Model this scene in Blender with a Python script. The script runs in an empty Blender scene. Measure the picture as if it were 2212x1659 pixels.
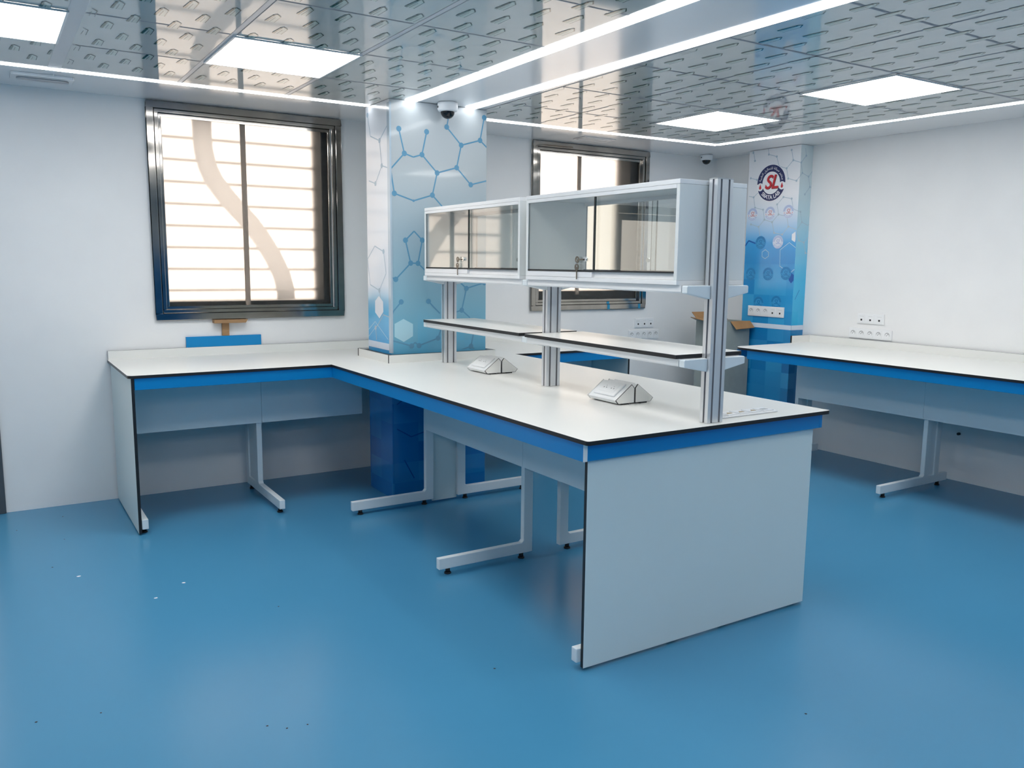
import bpy, bmesh, math, random
from mathutils import Vector, Matrix
random.seed(7)
S = bpy.context.scene
COL = S.collection
PI = math.pi

# ------------------------------------------------------------------ measured room
H = 2.513            # ceiling
YW = 5.7735          # inner face of the window wall
XR = 5.875           # inner face of the right wall
XL, YB = -3.2, -3.0  # left wall, wall behind the camera

# ------------------------------------------------------------------ materials
MATS = {}
def mat(name, col, rough=.5, metal=0., spec=.5, coat=0., emit=None, es=0., trans=0., ior=1.45):
    m = bpy.data.materials.new(name); m.use_nodes = True
    b = m.node_tree.nodes['Principled BSDF']
    b.inputs['Base Color'].default_value = (*col, 1)
    b.inputs['Roughness'].default_value = rough
    b.inputs['Metallic'].default_value = metal
    b.inputs['Specular IOR Level'].default_value = spec
    b.inputs['Coat Weight'].default_value = coat
    b.inputs['Coat Roughness'].default_value = .04
    b.inputs['Transmission Weight'].default_value = trans
    b.inputs['IOR'].default_value = ior
    if emit:
        b.inputs['Emission Color'].default_value = (*emit, 1)
        b.inputs['Emission Strength'].default_value = es
    MATS[name] = m
    return m

def N(m): return m.node_tree.nodes, m.node_tree.links

def noise_tint(m, scale, lo, hi, bump=0., detail=4, rough=None, stretch=(1, 1, 1)):
    """break the flat base colour with a soft noise; optional bump and roughness variation"""
    n, l = N(m); b = n['Principled BSDF']
    tc = n.new('ShaderNodeTexCoord'); mp = n.new('ShaderNodeMapping')
    mp.inputs['Scale'].default_value = stretch
    l.new(tc.outputs['Object'], mp.inputs['Vector'])
    nz = n.new('ShaderNodeTexNoise'); nz.inputs['Scale'].default_value = scale; nz.inputs['Detail'].default_value = detail
    l.new(mp.outputs['Vector'], nz.inputs['Vector'])
    cr = n.new('ShaderNodeValToRGB'); cr.color_ramp.elements[0].position = .3; cr.color_ramp.elements[1].position = .7
    cr.color_ramp.elements[0].color = (*lo, 1); cr.color_ramp.elements[1].color = (*hi, 1)
    l.new(nz.outputs['Fac'], cr.inputs['Fac']); l.new(cr.outputs['Color'], b.inputs['Base Color'])
    if rough:
        mr = n.new('ShaderNodeMapRange'); mr.inputs['To Min'].default_value = rough[0]; mr.inputs['To Max'].default_value = rough[1]
        l.new(nz.outputs['Fac'], mr.inputs['Value']); l.new(mr.outputs['Result'], b.inputs['Roughness'])
    if bump:
        bp = n.new('ShaderNodeBump'); bp.inputs['Strength'].default_value = bump; bp.inputs['Distance'].default_value = .002
        l.new(nz.outputs['Fac'], bp.inputs['Height']); l.new(bp.outputs['Normal'], b.inputs['Normal'])
    return m

wall_m = noise_tint(mat('painted_wall', (.79, .79, .79), .6, spec=.3), 3, (.775, .775, .775), (.81, .81, .805), .05)
floor_m = noise_tint(mat('blue_epoxy', (.06, .245, .39), .25, spec=.34), .8, (.058, .242, .412), (.066, .252, .428), .0, 2)
gyps_m = noise_tint(mat('white_gypsum_soffit', (.76, .77, .78), .14, spec=.5), 2, (.75, .76, .77), (.78, .79, .80))
tile_m = noise_tint(mat('gloss_ceiling_tile', (.58, .60, .58), .045, spec=.6), 4, (.565, .59, .57), (.61, .625, .60))
groove_m = mat('tile_joint', (.24, .26, .29), .5, spec=.3)
rail_m = mat('ceiling_rail', (.62, .62, .63), .3)
print_m = mat('film_print_green', (.045, .13, .11), .06, spec=.6)
printl_m = mat('film_print_pale', (.51, .58, .535), .06, spec=.6)
hpl_m = noise_tint(mat('white_laminate', (.75, .75, .72), .34), 2, (.735, .74, .71), (.765, .76, .735))
core_m = mat('black_laminate_core', (.012, .013, .015), .4)
panel_m = noise_tint(mat('panel_laminate', (.65, .735, .735), .4), 2, (.64, .725, .725), (.66, .745, .745))
cab_m = mat('cabinet_board', (.74, .76, .75), .4)
blue_m = mat('blue_apron', (.0, .20, .50), .35)
bluep_m = mat('blue_offcut', (.0, .22, .52), .35)
wmet_m = mat('white_powder_coat', (.73, .78, .80), .35)
rail_w = mat('white_profile', (.80, .80, .80), .3)
alu_m = mat('anodised_aluminium', (.74, .75, .76), .32, metal=.6)
slot_m = mat('aluminium_slot', (.34, .34, .36), .5, metal=.2)
rub_m = mat('black_rubber', (.012, .014, .016), .6)
steel_m = noise_tint(mat('polished_steel', (.34, .325, .30), .10, metal=1.), 6, (.29, .275, .255), (.39, .37, .34), .0, 3, (.03, .16))
steeld_m = mat('steel_gap', (.05, .05, .05), .4, metal=.6)
plast_m = mat('white_plastic', (.80, .81, .82), .3)
plastg_m = mat('grey_plastic', (.42, .43, .44), .4)
dark_m = mat('dark_hole', (.012, .012, .014), .5)
recess_m = mat('brown_recess_shadow', (.35, .25, .12), .4, metal=.3)  # brown of the shadows in the socket recesses, put into colour
key_m = mat('nickel_key', (.17, .155, .125), .3, metal=.7)
chrome_m = mat('chrome_lock', (.75, .75, .74), .12, metal=1.)
domeb_m = mat('black_dome', (.008, .010, .012), .06)
card_m = noise_tint(mat('cardboard_inside', (.35, .19, .08), .8), 12, (.32, .17, .07), (.38, .21, .09))
cardo_m = noise_tint(mat('cardboard_outside', (.30, .33, .31), .8), 10, (.28, .31, .29), (.32, .35, .33))
wood_m = noise_tint(mat('raw_wood', (.33, .19, .09), .6), 14, (.27, .15, .065), (.38, .225, .11), stretch=(1, 1, 6))
tape_m = mat('blue_tape', (.02, .24, .42), .5)
bar_m = mat('grey_iron_bar', (.34, .29, .25), .6)
jamb_m = mat('dark_grey_aluminium', (.10, .11, .12), .4, metal=.4)
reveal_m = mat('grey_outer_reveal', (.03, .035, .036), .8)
white_m = mat('print_white', (.80, .82, .86), .3)
navy_m = mat('print_navy', (.006, .020, .11), .3)
red_m = mat('print_red', (.55, .012, .03), .3)
maroon_m = mat('print_maroon', (.10, .01, .015), .3)
lblue_m = mat('print_molecule_blue', (.12, .31, .47), .22)
grayl_m = mat('print_molecule_grey', (.40, .52, .62), .25)
paleh_m = mat('print_pale_hexagon', (.42, .67, .77), .22)
palel_m = mat('print_pale_line', (.50, .75, .85), .25)
fnavy_m = mat('print_faded_navy', (.44, .53, .74), .25)
fred_m = mat('print_faded_red', (.62, .38, .42), .25)
fwhite_m = mat('print_faded_white', (.70, .76, .86), .25)
bnavy_m = mat('print_blue_emblem', (.01, .20, .48), .25)
bwhite_m = mat('print_blue_emblem_light', (.03, .32, .63), .25)
hexnavy_m = mat('print_deep_blue', (.0, .10, .40), .25)
stripe_m = mat('print_white_stripe', (.66, .74, .84), .25)
bark_m = mat('print_dark_line', (.0, .08, .27), .25)
cream_m = mat('cream_reflection', (.70, .66, .55), .4)
lamp_m = mat('led_panel_glow', (.9, .9, .9), .5, emit=(1., .99, .975), es=10.3)
strip_m = mat('led_strip_glow', (.9, .9, .9), .5, emit=(.97, .985, 1.), es=5.)
hose_m = mat('pale_hose', (.85, .82, .78), .5)
n_, l_ = N(hose_m); tb = n_.new('ShaderNodeBsdfTranslucent'); tb.inputs['Color'].default_value = (1., 1., 1., 1)
mx = n_.new('ShaderNodeMixShader'); mx.inputs[0].default_value = .85
l_.new(n_['Principled BSDF'].outputs[0], mx.inputs[1]); l_.new(tb.outputs[0], mx.inputs[2]); l_.new(mx.outputs[0], n_['Material Output'].inputs[0])
# frosted window glass: rough refraction
frost_m = mat('frosted_glass', (1, .97, .94), .36, trans=1., ior=1.25, spec=.2)
# clear sliding glass: transparent with a Fresnel reflection
def clear_glass(name, tint, boost):
    m = bpy.data.materials.new(name); m.use_nodes = True; n, l = N(m); n.clear()
    out = n.new('ShaderNodeOutputMaterial'); t = n.new('ShaderNodeBsdfTransparent'); g = n.new('ShaderNodeBsdfGlossy')
    t.inputs['Color'].default_value = (*tint, 1); g.inputs['Roughness'].default_value = .0
    lw = n.new('ShaderNodeLayerWeight'); lw.inputs['Blend'].default_value = .5
    pw = n.new('ShaderNodeMath'); pw.operation = 'POWER'; pw.inputs[1].default_value = 4.; l.new(lw.outputs['Facing'], pw.inputs[0])
    f = n.new('ShaderNodeMath'); f.operation = 'MULTIPLY_ADD'; f.inputs[1].default_value = .9; f.inputs[2].default_value = boost; l.new(pw.outputs[0], f.inputs[0])
    x = n.new('ShaderNodeMixShader'); l.new(f.outputs[0], x.inputs[0]); l.new(t.outputs[0], x.inputs[1]); l.new(g.outputs[0], x.inputs[2])
    l.new(x.outputs[0], out.inputs[0]); MATS[name] = m
    return m
glass_m = clear_glass('clear_cabinet_glass', (.965, .985, .978), .14)
dglass_m = clear_glass('clear_door_glass', (.95, .97, .97), .05)
gedge_m = mat('dark_glass_edge', (.01, .05, .045), .2)

def mural(name, stops, zsq, amt, rough=.2):
    """printed pillar wrap: a colour printed by height with a patchwork of squares in its lower part"""
    m = mat(name, (.5, .6, .7), rough, coat=.3); n, l = N(m); b = n['Principled BSDF']
    geo = n.new('ShaderNodeTexCoord'); sp = n.new('ShaderNodeSeparateXYZ'); l.new(geo.outputs['Object'], sp.inputs[0])
    mr = n.new('ShaderNodeMapRange'); mr.inputs['From Max'].default_value = H; l.new(sp.outputs['Z'], mr.inputs['Value'])
    cr = n.new('ShaderNodeValToRGB'); e = cr.color_ramp.elements
    while len(e) < len(stops): e.new(.5)
    for i, (z, c) in enumerate(stops): e[i].position = z / H; e[i].color = (*c, 1)
    l.new(mr.outputs[0], cr.inputs['Fac'])
    def math_(op, a, bv=None):
        q = n.new('ShaderNodeMath'); q.operation = op
        for i, v in enumerate((a, bv)):
            if v is None: continue
            if isinstance(v, (int, float)): q.inputs[i].default_value = v
            else: l.new(v, q.inputs[i])
        return q.outputs[0]
    u = math_('FLOOR', math_('DIVIDE', math_('ADD', sp.outputs['X'], sp.outputs['Y']), .172))
    v = math_('FLOOR', math_('DIVIDE', math_('ADD', sp.outputs['Z'], .03), .131))
    cb = n.new('ShaderNodeCombineXYZ'); l.new(u, cb.inputs[0]); l.new(v, cb.inputs[1])
    wn = n.new('ShaderNodeTexWhiteNoise'); wn.noise_dimensions = '2D'; l.new(cb.outputs[0], wn.inputs['Vector'])
    mk = n.new('ShaderNodeMapRange'); mk.inputs['From Min'].default_value = zsq; mk.inputs['From Max'].default_value = zsq - .25
    l.new(sp.outputs['Z'], mk.inputs['Value'])
    fac = math_('MULTIPLY', math_('MULTIPLY', wn.outputs['Value'], mk.outputs[0]), amt)
    mix = n.new('ShaderNodeMix'); mix.data_type = 'RGBA'
    l.new(fac, mix.inputs[0]); l.new(cr.outputs['Color'], mix.inputs[6]); mix.inputs[7].default_value = (.06, .46, .78, 1)
    l.new(mix.outputs[2], b.inputs['Base Color'])
    return m
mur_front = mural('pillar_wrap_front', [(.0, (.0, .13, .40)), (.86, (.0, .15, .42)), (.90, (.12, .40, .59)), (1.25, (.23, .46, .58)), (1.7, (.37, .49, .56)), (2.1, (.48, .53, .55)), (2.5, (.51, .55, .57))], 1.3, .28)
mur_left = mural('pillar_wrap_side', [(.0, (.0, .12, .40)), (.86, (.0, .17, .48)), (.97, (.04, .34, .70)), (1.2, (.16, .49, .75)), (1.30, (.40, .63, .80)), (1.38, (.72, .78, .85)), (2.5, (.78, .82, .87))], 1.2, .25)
mur_far = mural('far_pillar_wrap', [(.0, (.0, .17, .44)), (1.0, (.0, .18, .46)), (1.04, (.0, .24, .56)), (1.55, (.0, .22, .58)), (1.72, (.03, .34, .72)), (1.80, (.22, .50, .80)), (1.95, (.60, .72, .85)), (2.12, (.78, .81, .85))], 1.70, .55)
mur_fars = mural('far_pillar_wrap_side', [(.0, (.0, .17, .44)), (1.0, (.0, .18, .46)), (1.04, (.0, .38, .68)), (1.4, (.06, .45, .72)), (1.7, (.24, .56, .76)), (1.95, (.48, .66, .74)), (2.3, (.62, .71, .74))], 1.70, .35)
refl_back = mural('blue_reflection_behind', [(.0, (.0, .13, .40)), (1.1, (.0, .15, .44)), (1.5, (.02, .24, .55)), (1.75, (.40, .52, .66)), (2.0, (.74, .76, .78))], 1.4, .2, .4)  # blue band invented for the unseen wall, so the window steel reflects blue

# ------------------------------------------------------------------ mesh helpers
class MB:
    def __init__(s): s.v = []; s.f = []; s.mi = []; s.mats = []; s.sm = []
    def mid(s, m):
        if m not in s.mats: s.mats.append(m)
        return s.mats.index(m)
    def face(s, idx, m, smooth=False): s.f.append(tuple(idx)); s.mi.append(s.mid(m)); s.sm.append(smooth)
    def add(s, pts): k = len(s.v); s.v += [tuple(p) for p in pts]; return list(range(k, len(s.v)))
    def poly(s, pts, m): s.face(s.add(pts), m)
    def box(s, x0, x1, y0, y1, z0, z1, m, side=None, top=None):
        i = s.add([(x, y, z) for z in (z0, z1) for y in (y0, y1) for x in (x0, x1)])
        sd = side or m
        s.face([i[0], i[2], i[3], i[1]], m); s.face([i[4], i[5], i[7], i[6]], top or m)
        for q in ((0, 1, 5, 4), (1, 3, 7, 5), (3, 2, 6, 7), (2, 0, 4, 6)): s.face([i[k] for k in q], sd)
        return s
    def edgebox(s, axis, x0, x1, y0, y1, z0, z1, m, edge):
        """board whose two large faces (normal = axis) are m and whose rim is edge"""
        i = s.add([(x, y, z) for z in (z0, z1) for y in (y0, y1) for x in (x0, x1)])
        fs = {'z': [(0, 2, 3, 1), (4, 5, 7, 6)], 'y': [(0, 1, 5, 4), (3, 2, 6, 7)], 'x': [(1, 3, 7, 5), (2, 0, 4, 6)]}
        for a in fs:
            for q in fs[a]: s.face([i[k] for k in q], m if a == axis else edge)
        return s
    def prism(s, prof, axis, a0, a1, m, cap=None):
        """closed 2D profile swept along an axis; axis y: (x,z), axis x: (y,z), axis z: (x,y)"""
        def P(p, a): return {'y': (p[0], a, p[1]), 'x': (a, p[0], p[1]), 'z': (p[0], p[1], a)}[axis]
        A = s.add([P(p, a0) for p in prof]); B = s.add([P(p, a1) for p in prof]); n = len(prof)
        for k in range(n): s.face([A[k], A[(k + 1) % n], B[(k + 1) % n], B[k]], m)
        s.face(A[::-1], cap or m); s.face(B, cap or m)
        return s
    def cyl(s, c, r, z0, z1, m, n=20, r1=None, axis='z', cap=None):
        r1 = r if r1 is None else r1
        def P(a, rr, z):
            u, v = rr * math.cos(a), rr * math.sin(a)
            return {'z': (c[0] + u, c[1] + v, z), 'x': (z, c[0] + u, c[1] + v), 'y': (c[0] + u, z, c[1] + v)}[axis]
        A = s.add([P(2 * PI * k / n, r, z0) for k in range(n)]); B = s.add([P(2 * PI * k / n, r1, z1) for k in range(n)])
        for k in range(n): s.face([A[k], A[(k + 1) % n], B[(k + 1) % n], B[k]], m, True)
        s.face(A[::-1], cap or m); s.face(B, cap or m)
        return s
    def lathe(s, c, prof, m, n=28):
        rings = [s.add([(c[0] + r * math.cos(2 * PI * k / n), c[1] + r * math.sin(2 * PI * k / n), z) for k in range(n)]) for r, z in prof]
        for a, b in zip(rings, rings[1:]):
            for k in range(n): s.face([a[k], a[(k + 1) % n], b[(k + 1) % n], b[k]], m, True)
        return s
    def tube(s, pts, r, m, n=10):
        pts = [Vector(p) for p in pts]; rings = []
        for i, p in enumerate(pts):
            d = (pts[min(i + 1, len(pts) - 1)] - pts[max(i - 1, 0)]).normalized()
            a = d.cross(Vector((0, 1, 0)) if abs(d.y) < .9 else Vector((1, 0, 0))).normalized(); b = d.cross(a)
            rr = r[i] if isinstance(r, (list, tuple)) else r
            rings.append(s.add([p + (a * math.cos(2 * PI * k / n) + b * math.sin(2 * PI * k / n)) * rr for k in range(n)]))
        for A, B in zip(rings, rings[1:]):
            for k in range(n): s.face([A[k], A[(k + 1) % n], B[(k + 1) % n], B[k]], m, True)
        s.face(rings[0][::-1], m); s.face(rings[-1], m)
        return s

def obj(name, mb, parent=None, bevel=0., label=None, fix=True):
    me = bpy.data.meshes.new(name); me.from_pydata(mb.v, [], mb.f)
    for m in mb.mats: me.materials.append(m)
    me.polygons.foreach_set('material_index', mb.mi); me.polygons.foreach_set('use_smooth', mb.sm); me.update()
    if fix:
        bm = bmesh.new(); bm.from_mesh(me); bmesh.ops.remove_doubles(bm, verts=bm.verts, dist=1e-6)
        bmesh.ops.recalc_face_normals(bm, faces=bm.faces); bm.to_mesh(me); bm.free()
    o = bpy.data.objects.new(name, me); COL.objects.link(o)
    if parent:
        o.parent = parent; r = parent
        while r.parent: r = r.parent
        if r is parent: o.matrix_parent_inverse = Matrix.Translation(-Vector(parent.location))
    if bevel:
        b = o.modifiers.new('bevel', 'BEVEL'); b.width = bevel; b.segments = 2; b.limit_method = 'ANGLE'; b.angle_limit = .7
    if label: o['label'] = label
    return o
def thing(name, label, cat, loc, group=None, rot=0.):
    o = bpy.data.objects.new(name, None); COL.objects.link(o); o.location = loc; o.rotation_euler = (0, 0, rot); o.empty_display_size = .1
    o['label'] = label; o['category'] = cat
    if group: o['group'] = group
    return o
def tag(o, label, cat, group=None):
    o['label'] = label; o['category'] = cat
    if group: o['group'] = group
    return o
def struct(o, label=None):
    o['kind'] = 'structure'
    if label: o['label'] = label
    return o
def rbox(x0, x1, y0, y1, z0, z1, m): return MB().box(x0, x1, y0, y1, z0, z1, m)

# ------------------------------------------------------------------ room shell
f = MB().box(XL, XR, YB, YW, -.12, 0, floor_m)
struct(obj('floor', f), 'glossy blue epoxy floor')
# window wall with openings (door, window, window)
OPEN = [(-1.06, -.03, 0., 2.0), (1.0, 2.12, 1.195, 2.455), (3.87, 4.975, 1.195, 2.455)]
xs = sorted({XL, XR + .2} | {o[0] for o in OPEN} | {o[1] for o in OPEN}); zs = sorted({-.12, H + .1} | {o[2] for o in OPEN} | {o[3] for o in OPEN})
w = MB(); T = .24
def solid(i, k):
    if i < 0 or k < 0 or i >= len(xs) - 1 or k >= len(zs) - 1: return False
    cx, cz = (xs[i] + xs[i + 1]) / 2, (zs[k] + zs[k + 1]) / 2
    return not any(a < cx < b and c < cz < d for a, b, c, d in OPEN)
for i in range(len(xs) - 1):
    for k in range(len(zs) - 1):
        if not solid(i, k): continue
        x0, x1, z0, z1 = xs[i], xs[i + 1], zs[k], zs[k + 1]
        w.poly([(x0, YW, z0), (x1, YW, z0), (x1, YW, z1), (x0, YW, z1)], wall_m)
        w.poly([(x0, YW + T, z0), (x0, YW + T, z1), (x1, YW + T, z1), (x1, YW + T, z0)], wall_m)
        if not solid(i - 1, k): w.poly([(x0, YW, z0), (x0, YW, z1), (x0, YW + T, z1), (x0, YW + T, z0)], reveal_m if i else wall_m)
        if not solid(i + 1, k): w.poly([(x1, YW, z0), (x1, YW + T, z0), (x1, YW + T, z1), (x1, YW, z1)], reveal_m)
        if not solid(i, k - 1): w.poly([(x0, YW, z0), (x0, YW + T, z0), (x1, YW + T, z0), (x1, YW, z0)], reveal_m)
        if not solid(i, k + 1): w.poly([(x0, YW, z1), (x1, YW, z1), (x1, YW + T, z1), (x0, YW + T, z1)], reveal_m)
struct(obj('wall_back', w), 'white wall with the two windows')
struct(obj('wall_right', rbox(XR, XR + .2, YB - .2, YW, -.12, H + .1, wall_m)), 'plain white wall above the right-hand bench')
struct(obj('wall_left', rbox(XL - .2, XL, YB - .2, YW + T, -.12, H + .1, wall_m)))
fw = MB().box(XL, XR, YB - .2, YB, -.12, H + .1, refl_back)
struct(obj('wall_front', fw))
struct(obj('cream_reflection_slab', MB().box(3.0, 4.6, YB, YB + .04, 0, 2.0, cream_m), bevel=.004))  # unseen cream slab added for the pale reflection in the window frames

# ceiling: soffit, tile fields, joints, printed film marks
LX = [-2.01, -1.41, -.80, -.20, .40, 1.013, 1.62]; LY = [5.145, 4.545, 3.94, 3.335, 2.735, 2.135, 1.53, .93, .33, -.27, -.87, -1.47, -2.07]
RX = [2.835, 3.42, 4.055, 4.66, 5.27]; RY = [5.125, 4.60, 3.995, 3.36, 2.745, 2.14, 1.53, .93, .33, -.27, -.87, -1.47, -2.07]
LAMPS = [(1.022, 1.612, 3.95, 4.535, 'square glowing ceiling panel nearest the large barred window', 1),
         (-.19, .36, 3.95, 4.535, 'square glowing ceiling panel cut by the top-left corner of the photo', 1),
         (4.065, 4.65, 2.755, 3.35, 'square glowing ceiling panel right of the beam, nearest the plain right wall', 1),
         (4.065, 4.65, 4.005, 4.59, 'square glowing ceiling panel nearest the far corner of the room', 1)]
for yy in (2.145, -.26, -1.46):
    LAMPS.append((1.022, 1.612, yy, yy + .58, 'square glowing ceiling panel on the ceiling out of view behind the photo', 0))
    LAMPS.append((-1.40, -.81, yy, yy + .58, 'square glowing ceiling panel on the ceiling out of view behind the photo', 0))
for yy in (.94, -1.46):
    LAMPS.append((4.065, 4.65, yy, yy + .58, 'square glowing ceiling panel on the ceiling out of view behind the photo', 0))
c = MB().box(XL, XR, YB, YW, H, H + .1, gyps_m)
def cq(x0, x1, y0, y1, z, m): c.poly([(x0, y0, z), (x0, y1, z), (x1, y1, z), (x1, y0, z)], m)
Z1, Z2, Z3, Z4 = H - .0006, H - .0012, H - .0017, H - .0022
cq(XL, 2.268, YB, LY[0], Z1, tile_m)
c.poly([(2.835, 5.125, Z1), (5.21, 5.125, Z1), (5.36, 2.2, Z1), (5.40, YB, Z1), (2.835, YB, Z1)], tile_m)
for x in LX: cq(x - .0045, x + .0045, YB, LY[0], Z2, groove_m)
cq(.362, .425, YB, LY[0], Z3, rail_m)
cq(1.0, 1.022, YB, LY[0], Z3, rail_m); cq(1.606, 1.632, YB, LY[0], Z3, rail_m)
for x in LX[-2:]: cq(x + .010, x + .014, YB, LY[0], Z4, groove_m)
for y in LY[1:]:
    cq(XL, .362, y - .006, y + .006, Z2, groove_m); cq(.43, .998, y - .007, y + .007, Z2, groove_m); cq(1.03, 1.60, y - .006, y + .006, Z2, groove_m); cq(1.635, 2.262, y - .006, y + .006, Z2, groove_m)
for x in RX[1:]: cq(x - .007, x + .007, YB, 5.12, Z2, groove_m)
cq(2.833, 2.842, YB, 5.12, Z2, groove_m)
for y in RY[1:]: cq(2.842, 5.27, y - .008, y + .008, Z2, groove_m)
def mark(x, y, X0, X1):
    def q(pts, m, z):
        P = [(x + a, y + b) for a, b in pts]
        if min(p[0] for p in P) < X0 or max(p[0] for p in P) > X1: return
        c.poly([(a, b, z) for a, b in P], m)
    q([(.006, .004), (.041, .008), (.040, -.084), (.021, -.112), (.012, -.096)], printl_m, Z3)
    q([(-.001, 0), (.0105, .003), (.0175, -.098), (.008, -.098)], print_m, Z4)
    q([(.004, -.094), (.019, -.119), (.022, -.116), (.009, -.092)], print_m, Z4)
    q([(.019, -.120), (.044, -.088), (.040, -.085), (.019, -.113)], print_m, Z4)
    q([(.0405, -.086), (.043, -.088), (.0425, .006), (.0405, .006)], print_m, Z4)
    q([(.020, .004), (.0215, .004), (.0255, -.070), (.024, -.070)], print_m, Z4)
def field(ox, oy, X0, X1, Y0, Y1, dx, dy):
    for j in range(-40, 60):
        y = oy + j * dy
        if not (Y0 + .12 < y < Y1): continue
        for i in range(-40, 40):
            x = ox + i * dx + (dx / 2 if j % 2 else 0)
            if X0 - .03 < x < X1: mark(x, y, X0, X1)
field(.502, 4.143, -.21, .36, 2.0, 5.13, .1605, .168)
field(.502, 4.143, .428, 1.0, 2.0, 5.13, .1605, .168)
field(.502, 4.143, 1.025, 1.605, 2.0, 5.13, .1605, .168)
field(1.769, 3.643, 1.64, 2.262, 1.8, 5.13, .1625, .171)
field(3.489, 2.379, 2.845, 5.20, 1.2, 5.10, .1625, .175)
struct(obj('ceiling', c, fix=False), 'glossy tiled ceiling with green film marks and a plain white border')

# skirting-free walls; ceiling lights
for k, (x0, x1, y0, y1, lab, vis) in enumerate(LAMPS):
    t = thing('ceiling_light', lab, 'ceiling light', ((x0 + x1) / 2, (y0 + y1) / 2, H), 'square ceiling light panels')
    fr = MB()
    for a in ((x0 - .008, x1 + .008, y0 - .008, y0 + .002), (x0 - .008, x1 + .008, y1 - .002, y1 + .008), (x0 - .008, x0 + .002, y0 + .002, y1 - .002), (x1 - .002, x1 + .008, y0 + .002, y1 - .002)):
        fr.box(*a, H - .0095, H - .0024, rail_w)
    obj('frame', fr, t)
    obj('diffuser', MB().box(x0 + .002, x1 - .002, y0 + .002, y1 - .002, H - .008, H - .0024, lamp_m), t)
# LED strips
def strip(pts, lab):
    m = MB(); m.prism(pts, 'z', H - .006, H - .0024, strip_m)
    tag(obj('led_strip', m), lab, 'light strip', 'recessed ceiling light strips')
strip([(XL + .02, 5.148), (2.16, 5.158), (2.16, 5.188), (XL + .02, 5.186)], 'glowing light strip along the ceiling above the barred window')
strip([(2.87, 5.175), (5.20, 5.118), (5.215, 5.148), (2.87, 5.205)], 'glowing light strip from the printed pillar to the far corner')
strip([(5.20, 5.116), (5.36, 2.4), (5.39, 2.0), (5.415, 2.0), (5.388, 2.4), (5.228, 5.116)], 'glowing light strip parallel to the plain white right wall')
strip([(2.345, 4.862), (2.27, 4.862), (2.268, .5), (2.343, .5)], 'broad glowing strip on the near-left edge of the ceiling beam')
strip([(2.765, 4.862), (2.695, 4.862), (2.765, 1.8), (2.775, .5), (2.845, .5), (2.835, 1.8)], 'broad glowing strip on the far-right edge of the ceiling beam')

# ------------------------------------------------------------------ windows
def rectring(m, x0, x1, z0, z1, w, y0, y1, ma, wb=None):
    wb = wb or w
    m.box(x0, x1, y0, y1, z1 - w, z1, ma); m.box(x0, x1, y0, y1, z0, z0 + wb, ma)
    m.box(x0, x0 + w, y0, y1, z0 + wb, z1 - w, ma); m.box(x1 - w, x1, y0, y1, z0 + wb, z1 - w, ma)
def window(name, x0, x1, z0, z1, xm, bars, lab):
    r = bpy.data.objects.new(name, None); COL.objects.link(r); r.location = ((x0 + x1) / 2, YW, z0); struct(r, lab)
    a = MB(); rectring(a, x0, x1, z0, z1, .042, YW - .026, YW - .001, steel_m); obj('outer_frame', a, r, .003)
    g = MB(); rectring(g, x0 + .042, x1 - .042, z0 + .042, z1 - .042, .007, YW - .010, YW + .03, steeld_m); obj('shadow_gap', g, r)
    b = MB(); rectring(b, x0 + .047, x1 - .047, z0 + .045, z1 - .045, .022, YW - .018, YW + .03, steel_m); obj('sash', b, r, .003)
    d = MB(); rectring(d, x0 + .069, x1 - .069, z0 + .067, z1 - .067, .022, YW + .004, YW + .035, steel_m); obj('glazing_bead', d, r, .004)
    obj('pane', MB().box(x0 + .085, x1 - .085, YW + .020, YW + .026, z0 + .075, z1 - .070, frost_m), r)
    ox0, ox1 = (1.001, 2.119) if bars else (3.871, 4.974); zs_ = 1.256 if bars else 1.300
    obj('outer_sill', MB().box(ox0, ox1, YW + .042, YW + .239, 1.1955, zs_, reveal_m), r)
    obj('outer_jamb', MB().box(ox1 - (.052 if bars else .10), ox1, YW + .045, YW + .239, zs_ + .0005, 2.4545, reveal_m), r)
    mp = MB().box(xm - .0165, xm + .0165, YW + .028, YW + .040, zs_ - .03, 2.454, bar_m); obj('mullion', mp, r)
    if bars:
        bb = MB()
        for k in range(9): bb.box(1.001, 2.066, YW + .176, YW + .188, 1.325 + k * .1425 - .008, 1.325 + k * .1425 + .008, bar_m)
        obj('grille', bb, r)
    return r
w1 = window('window_1', .928, 2.193, 1.139, 2.506, 1.527, True, 'large steel window with bars and a hose behind frosted glass')
w2 = window('window_2', 3.808, 5.036, 1.139, 2.506, 4.31, False, 'steel window behind the glass cabinets')
for a in ((4.600, 4.628, YW - .0275, YW - .0262, 1.139, 1.181), (4.598, 4.626, YW - .0195, YW - .0182, 1.186, 1.206), (4.95, 4.975, YW - .0275, YW - .0262, 1.139, 1.181)): obj('tape', MB().box(*a, tape_m), w2, label='strip of blue tape on the lower frame')
# hose outside the barred window
hp = [(1.285, 2.445), (1.285, 2.36), (1.288, 2.25), (1.31, 2.14), (1.35, 2.05), (1.42, 1.955), (1.50, 1.865), (1.58, 1.78), (1.66, 1.67), (1.73, 1.55), (1.785, 1.43), (1.81, 1.32), (1.812, 1.256)]
hs = MB(); pts = []; rr = []
for i in range(len(hp) - 1):
    for q in range(8):
        t_ = q / 8; pts.append((hp[i][0] + (hp[i + 1][0] - hp[i][0]) * t_, YW + .108, hp[i][1] + (hp[i + 1][1] - hp[i][1]) * t_)); rr.append(.060 + (.003 if q % 2 else 0))
hs.tube(pts, rr, hose_m, 16)
tag(obj('hose', hs), 'thick pale hose bending down outside the barred window', 'hose')

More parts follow.
